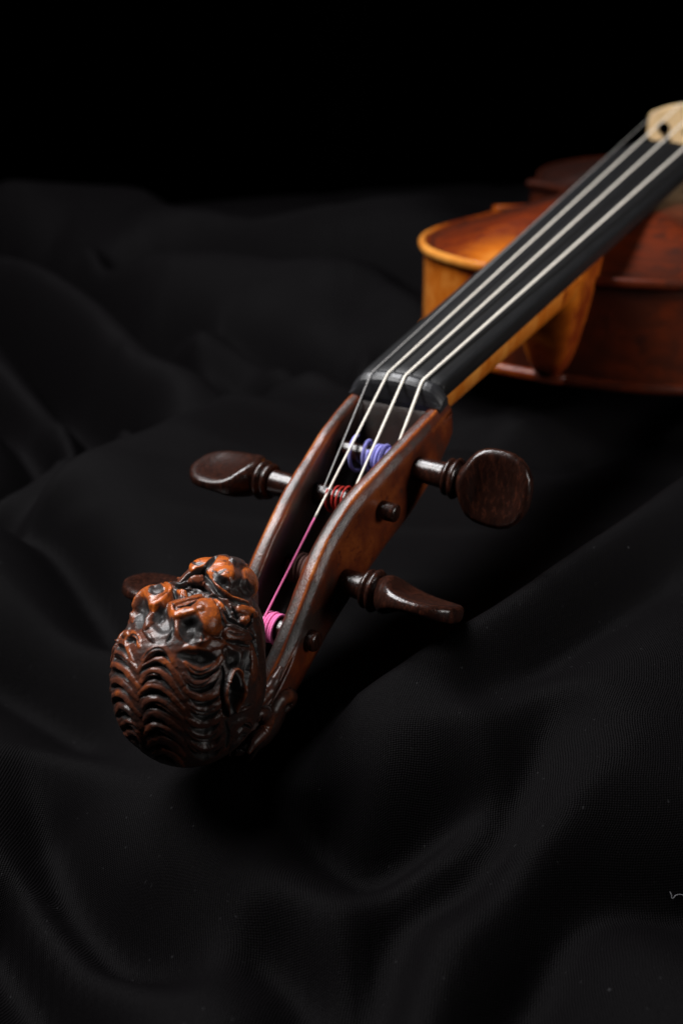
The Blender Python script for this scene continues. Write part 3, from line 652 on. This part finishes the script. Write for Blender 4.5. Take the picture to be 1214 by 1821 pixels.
# --- bridge ------------------------------------------------------------
def curve_solid(name, loops, thick, mat, parent, place, bevel=0.25):
    cu = bpy.data.curves.new(name, 'CURVE'); cu.dimensions = '2D'; cu.fill_mode = 'BOTH'; cu.extrude = thick/2*MM-bevel*MM; cu.bevel_depth = bevel*MM; cu.bevel_resolution = 1
    for L in loops:
        s = cu.splines.new('POLY'); s.points.add(len(L)-1); s.use_cyclic_u = True
        for p, (x, y) in zip(s.points, L): p.co = (x*MM, y*MM, 0, 1)
    t = bpy.data.objects.new('tmp', cu); COL.objects.link(t)
    dg = bpy.context.evaluated_depsgraph_get(); me = bpy.data.meshes.new_from_object(t.evaluated_get(dg))
    bpy.data.objects.remove(t); bpy.data.curves.remove(cu)
    n = len(me.vertices); c = np.empty(n*3, np.float32); me.vertices.foreach_get('co', c); c = c.reshape(-1, 3).astype(float)/MM
    me.vertices.foreach_set('co', (place(c)*MM).astype(np.float32).ravel()); me.update(); me.name = name
    me.materials.clear(); me.materials.append(mat)
    o = bpy.data.objects.new(name, me); COL.objects.link(o); o.parent = parent; return o
BX = 328.0
def bridge():
    topz = lambda y: -0.6+arcdrop(y, 42.0)
    zt = -46.5 + 13.5                                   # feet on the arch of the belly
    half = [(0, topz(0)), (6, topz(6)), (12, topz(12)), (17, topz(17)), (20.3, topz(20.3)), (21.0, topz(20.5)-0.8), (21.2, -8.6), (21.2, -15.0), (20.3, -17.6), (18.0, -18.9), (15.0, -18.9), (13.0, -18.2)]
    half += [(13.0+3.6*math.cos(t), -13.2+3.6*math.sin(t)) for t in np.radians(np.linspace(-70, 230, 15))][::1]
    half += [(8.6, -17.6), (8.4, -20), (11.0, -22.5), (16.4, -25.5), (19.6, -29.4), (21.0, -33.0), (21.2, -34.6), (13.4, -34.6), (11.6, -31.0), (7.6, -28.2), (3.6, -27.0), (0, -26.8)]
    L = [(y, z) for y, z in half] + [(-y, z) for y, z in reversed(half[1:-1])]
    a = np.linspace(0, 2*math.pi, 24, endpoint=False)
    heart = [(3.0*math.sin(t)**3*1.2, -15.5+2.4*(13*math.cos(t)-5*math.cos(2*t)-2*math.cos(3*t)-math.cos(4*t))/13) for t in a]
    def place(c): return np.column_stack([BX + c[:, 2]*(1.0+0.02*(-c[:, 1])), c[:, 0], c[:, 1]])
    curve_solid('bridge', [L, heart], 2.6, M_BRIDGE, violin, place)
bridge()
# --- tailpiece with saddle, beyond the bridge -------------------------
def tailpiece():
    R = []
    for x, hw, z, t in [(374, 20, -17.5, 3.2), (378, 21.5, -15.5, 5), (384, 22, -15.6, 5.5), (420, 18.5, -24.5, 5.5), (460, 13.5, -35, 5.5), (480, 11, -40.5, 5), (484, 9, -42, 3)]:
        ys = np.linspace(-1, 1, 13)*hw
        R.append([(x, y, z+arcdrop(y, 34)) for y in ys] + [(x, hw*0.95, z+arcdrop(hw, 34)-t*0.6), (x, 0, z-t), (x, -hw*0.95, z+arcdrop(hw, 34)-t*0.6)])
    V, F = loft(R); mesh_obj('tailpiece', V, F, M_EBONY, violin)
tailpiece()

# --- pegs --------------------------------------------------------------
def make_peg(x, z, side, y_in, y_wall, y_collar, y_end, ang, tilt, rs):
    """side +1 treble / -1 bass; lengths along the axis from the middle plane; ang = turn of the flat head about the axis"""
    axis = np.array([tilt[0], side, tilt[1]], float); axis /= np.linalg.norm(axis)
    e1 = np.array([1.0, 0, 0]); e1 -= axis*e1.dot(axis); e1 /= np.linalg.norm(e1); e2 = np.cross(axis, e1)
    u = math.cos(ang)*e1 + math.sin(ang)*e2; n = np.cross(axis, u)                 # u in the plane of the head, n its normal
    O = np.array([x, 0, z], float)
    def place(a, p, q_): return O + axis*a + u*p + n*q_
    def lathe(prof, k=32):
        R = []
        for a, r in prof:
            R.append([place(a, r*math.cos(t), r*math.sin(t)) for t in np.linspace(0, 2*math.pi, k, endpoint=False)])
        return loft(R)
    rt = lambda a: rs + 0.028*(a-y_wall)
    V, F = lathe([(-y_in, rt(-y_in)*0.55), (-y_in+0.2, rt(-y_in)*0.9), (-y_in+0.7, rt(-y_in)), (-y_in*0.5, rt(-y_in*.5)), (0, rt(0)), (y_wall, rs), (y_collar-2.2, rt(y_collar)), (y_collar-1.2, rt(y_collar)+0.1)])
    peg = mesh_obj('peg', V, F, M_ROSE, violin)
    c = y_collar; r0 = rs+0.1
    V, F = lathe([(c-1.6, r0), (c-1.5, r0+0.7), (c-1.1, r0+1.5), (c-0.5, r0+1.75), (c+0.0, r0+1.45), (c+0.35, r0+0.95), (c+0.6, r0+1.0), (c+0.9, r0+1.9), (c+1.5, r0+2.25), (c+2.1, r0+1.9), (c+2.5, r0+1.0), (c+2.9, r0+0.45), (c+3.2, r0+0.4)])
    mesh_obj('collar', V, F, M_ROSE, peg)
    h0 = c+2.6; LN = y_end-h0; R = []
    va = [0, .04, .10, .18, .28, .40, .53, .66, .78, .88, .95, .985, 1.0]; aa = [3.8, 4.6, 6.8, 8.7, 9.8, 10.3, 10.4, 10.2, 9.3, 7.5, 5.2, 3.0, 0.3]; bb = [3.8, 4.6, 5.0, 4.5, 3.4, 2.65, 2.25, 2.15, 2.25, 2.35, 2.1, 1.4, 0.2]
    for v in np.concatenate([np.linspace(0, .9, 30), np.linspace(.915, 1, 14)]):
        A = float(np.interp(v, va, aa)); B = float(np.interp(v, va, bb)); ring = []
        for t in np.linspace(0, 2*math.pi, 56, endpoint=False):
            ct_, st_ = math.cos(t), math.sin(t); ex = 2/(2+1.3*float(sstep(0.05, 0.3, v)))
            p = A*np.sign(ct_)*abs(ct_)**ex; q_ = B*np.sign(st_)*abs(st_)**ex
            dish = 0.46*float(sstep(0.12, 0.35, v))*float(sstep(0.97, 0.75, v))*(1-(min(1, abs(p)/A/0.86))**2)
            ring.append(place(h0+LN*v, p, q_*(1-dish)))
        R.append(ring)
    V, F = loft(R); mesh_obj('peg_head', V, F, M_ROSE, peg)
    return peg, O, axis, rs
def ang_for(normal, side):
    # turn that makes the head's normal point along `normal` (in the x-z plane)
    a = math.atan2(normal[1], normal[0]); return a
def pegs():
    out = {}
    def add(key, x, z, side, y_in, y_wall, y_collar, y_end, nrm, tilt, rs=3.3):
        # e1 = x, e2 = axis x e1 : for side +1 e2 = -z, for side -1 e2 = +z ; n = axis x u
        nx, nz = nrm; L = math.hypot(nx, nz); nx /= L; nz /= L
        e2z = -1 if side > 0 else 1
        # u = cos e1 + sin e2, n = cos e2 - sin e1  ->  n.x = -sin, n.z = cos*e2z
        ang = math.atan2(-nx, nz*e2z)
        out[key] = make_peg(x, z, side, y_in, y_wall, y_collar, y_end, ang, tilt, rs)
    add('g', -18.5, -16.7, -1, 15.5, 14.5, 24.6, 47.0, (-0.93, 0.36), (0.0, -0.045))
    add('e', -35.6, -20.4, 1, 17.2, 12.5, 22.8, 47.2, (0.10, 0.99), (0.0, 0.01))
    add('d', -54.2, -31.0, -1, 11.6, 9.6, 18.6, 43.0, (0.58, 0.81), (0.0, -0.02), 3.25)
    add('a', -71.6, -36.8, 1, 13.0, 8.6, 19.0, 46.0, (0.42, 0.9), (0.0, 0.01), 3.2)
    return out
PEGS = pegs()

# --- strings -------------------------------------------------------------
def helix(O, axis, r, y0, y1, turns, phase=0.0, nper=26, wob=0.0):
    n = max(8, int(turns*nper)); t = np.linspace(0, 1, n); s = axis[1]
    a = np.array([1.0, 0, 0]); a -= axis*a.dot(axis); a /= np.linalg.norm(a); b = np.array([0, 0, 1.0]); b -= axis*b.dot(axis); b /= np.linalg.norm(b)
    th = phase + t*turns*2*math.pi; k = (y0+(y1-y0)*t)/s
    rr = r*(1+wob*np.sin(th*0.37+1.0))
    return O + axis*k[:, None] + rr[:, None]*(np.cos(th)[:, None]*a + np.sin(th)[:, None]*b)
def string(key, yn, yb, rad, mat, ypeg, wind, wmat, wrad, turns, silk_from=None, wob=0.0, phase=None):
    peg, O, axis, rs = PEGS[key]
    N0 = np.array([0.2, yn, arcdrop(yn, 40)-0.30+rad*0.7]); Bp = np.array([BX, yb, arcdrop(yb, 42)-0.6+rad*0.6])
    rw_ = rs+rad*0.9
    C = O + axis*(ypeg/axis[1])
    # tangent point on the upper front of the shaft
    dx, dz = C[0]-N0[0], C[2]-N0[2]; d = math.hypot(dx, dz); base = math.atan2(-dz, -dx); al = math.acos(rw_/d)
    th = base + al                                    # angle (x,z) of the tangent point seen from the shaft
    Tp = np.array([C[0]+rw_*math.cos(th), ypeg, C[2]+rw_*math.sin(th)])
    NB = np.array([-1.3, yn, N0[2]-0.55])
    tail = np.array([381, yb*0.72, -14.0])
    main = np.vstack([resample([tail, Bp+[2.0, 0, -0.55]], 5)[:-1], [Bp+[1.0, 0, -0.1], Bp], resample([Bp, N0+[1.2, 0, 0.02]], 40)[1:], [N0, (N0+NB)/2+[0, 0, 0.14], NB]])
    run = resample([NB, Tp], 50)[1:]
    if silk_from is not None:
        cut = int(50*silk_from); body = np.vstack([main, run[:cut]]); silk = run[cut-1:]
    else: body = np.vstack([main, run]); silk = None
    V, F = tube(body, rad, 10); s = mesh_obj('string', V, F, mat, violin)
    y0, y1 = wind; hx = helix(O, axis, rs+wrad*0.9, y0, y1, turns, phase=th if phase is None else phase, wob=wob)
    if silk is not None:
        V, F = tube(silk, rad*1.02, 10); mesh_obj('silk_wrapping', V, F, wmat, s)
        # ply of the thread
    V, F = tube(hx, wrad, 8); mesh_obj('thread_winding', V, F, wmat, s)
    return s
string('e', 8.0, 16.8, 0.16, M_ESTR, 3.9, (2.4, -2.8), M_RED, 0.26, 3.4, wob=0.10)
string('a', 2.7, 5.6, 0.30, M_GUT, 1.6, (2.4, -2.0), M_PINK, 0.41, 5.6, wob=0.04, silk_from=0.60)
string('d', -2.7, -5.6, 0.34, M_GUT, -5.0, (4.2, -1.5), M_BROWN, 0.55, 5.0)
G_STRING = string('g', -8.0, -16.8, 0.38, M_GUT, -8.6, (-1.0, -8.0), M_LILAC, 0.48, 5.6, wob=0.10)
def loose_loop():
    # the slack first turn of the lilac thread
    peg, O, axis, rs = PEGS['g']
    hx = helix(O, axis, rs+1.2, 4.6, -0.6, 1.45, phase=1.2, wob=0.12); V, F = tube(hx, 0.48, 8)
    o = mesh_obj('thread_loop', V, F, M_LILAC, G_STRING); o['label'] = 'slack lilac thread turn on the peg'
loose_loop()

# ---------------------------------------------------------------- lint on the cloth
def lint():
    pts = [(1187, 1578), (1193, 1588), (1199, 1583), (1207, 1581), (1216, 1583), (1226, 1580)]
    G = np.stack([CX.ravel(), CY.ravel(), CZ.ravel()], 1); G = G[((G @ ROOT3 - CAMP) @ CR[2]) > 120]; pp = project(G @ ROOT3)      # cloth points as the photograph sees them
    c0 = G[np.argmin(((pp-np.array([1203, 1583]))**2).sum(1))]; g0 = ground_pt(1203, 1583, c0[2])
    P = np.array([[*(c0[:2]+ground_pt(a, b, c0[2])-g0), c0[2]+0.45] for a, b in pts]); P = catmull(P, 6)
    P[:, 2] = np.maximum(P[:, 2], [cloth_z(x, y)+0.3 for x, y, _ in P])
    V, F = tube(P, 0.07, 6); o = mesh_obj('lint_thread', V, F, M_LINT)
    o['label'] = 'tiny curled pale lint thread lying on the black cloth'; o['category'] = 'lint'
lint()
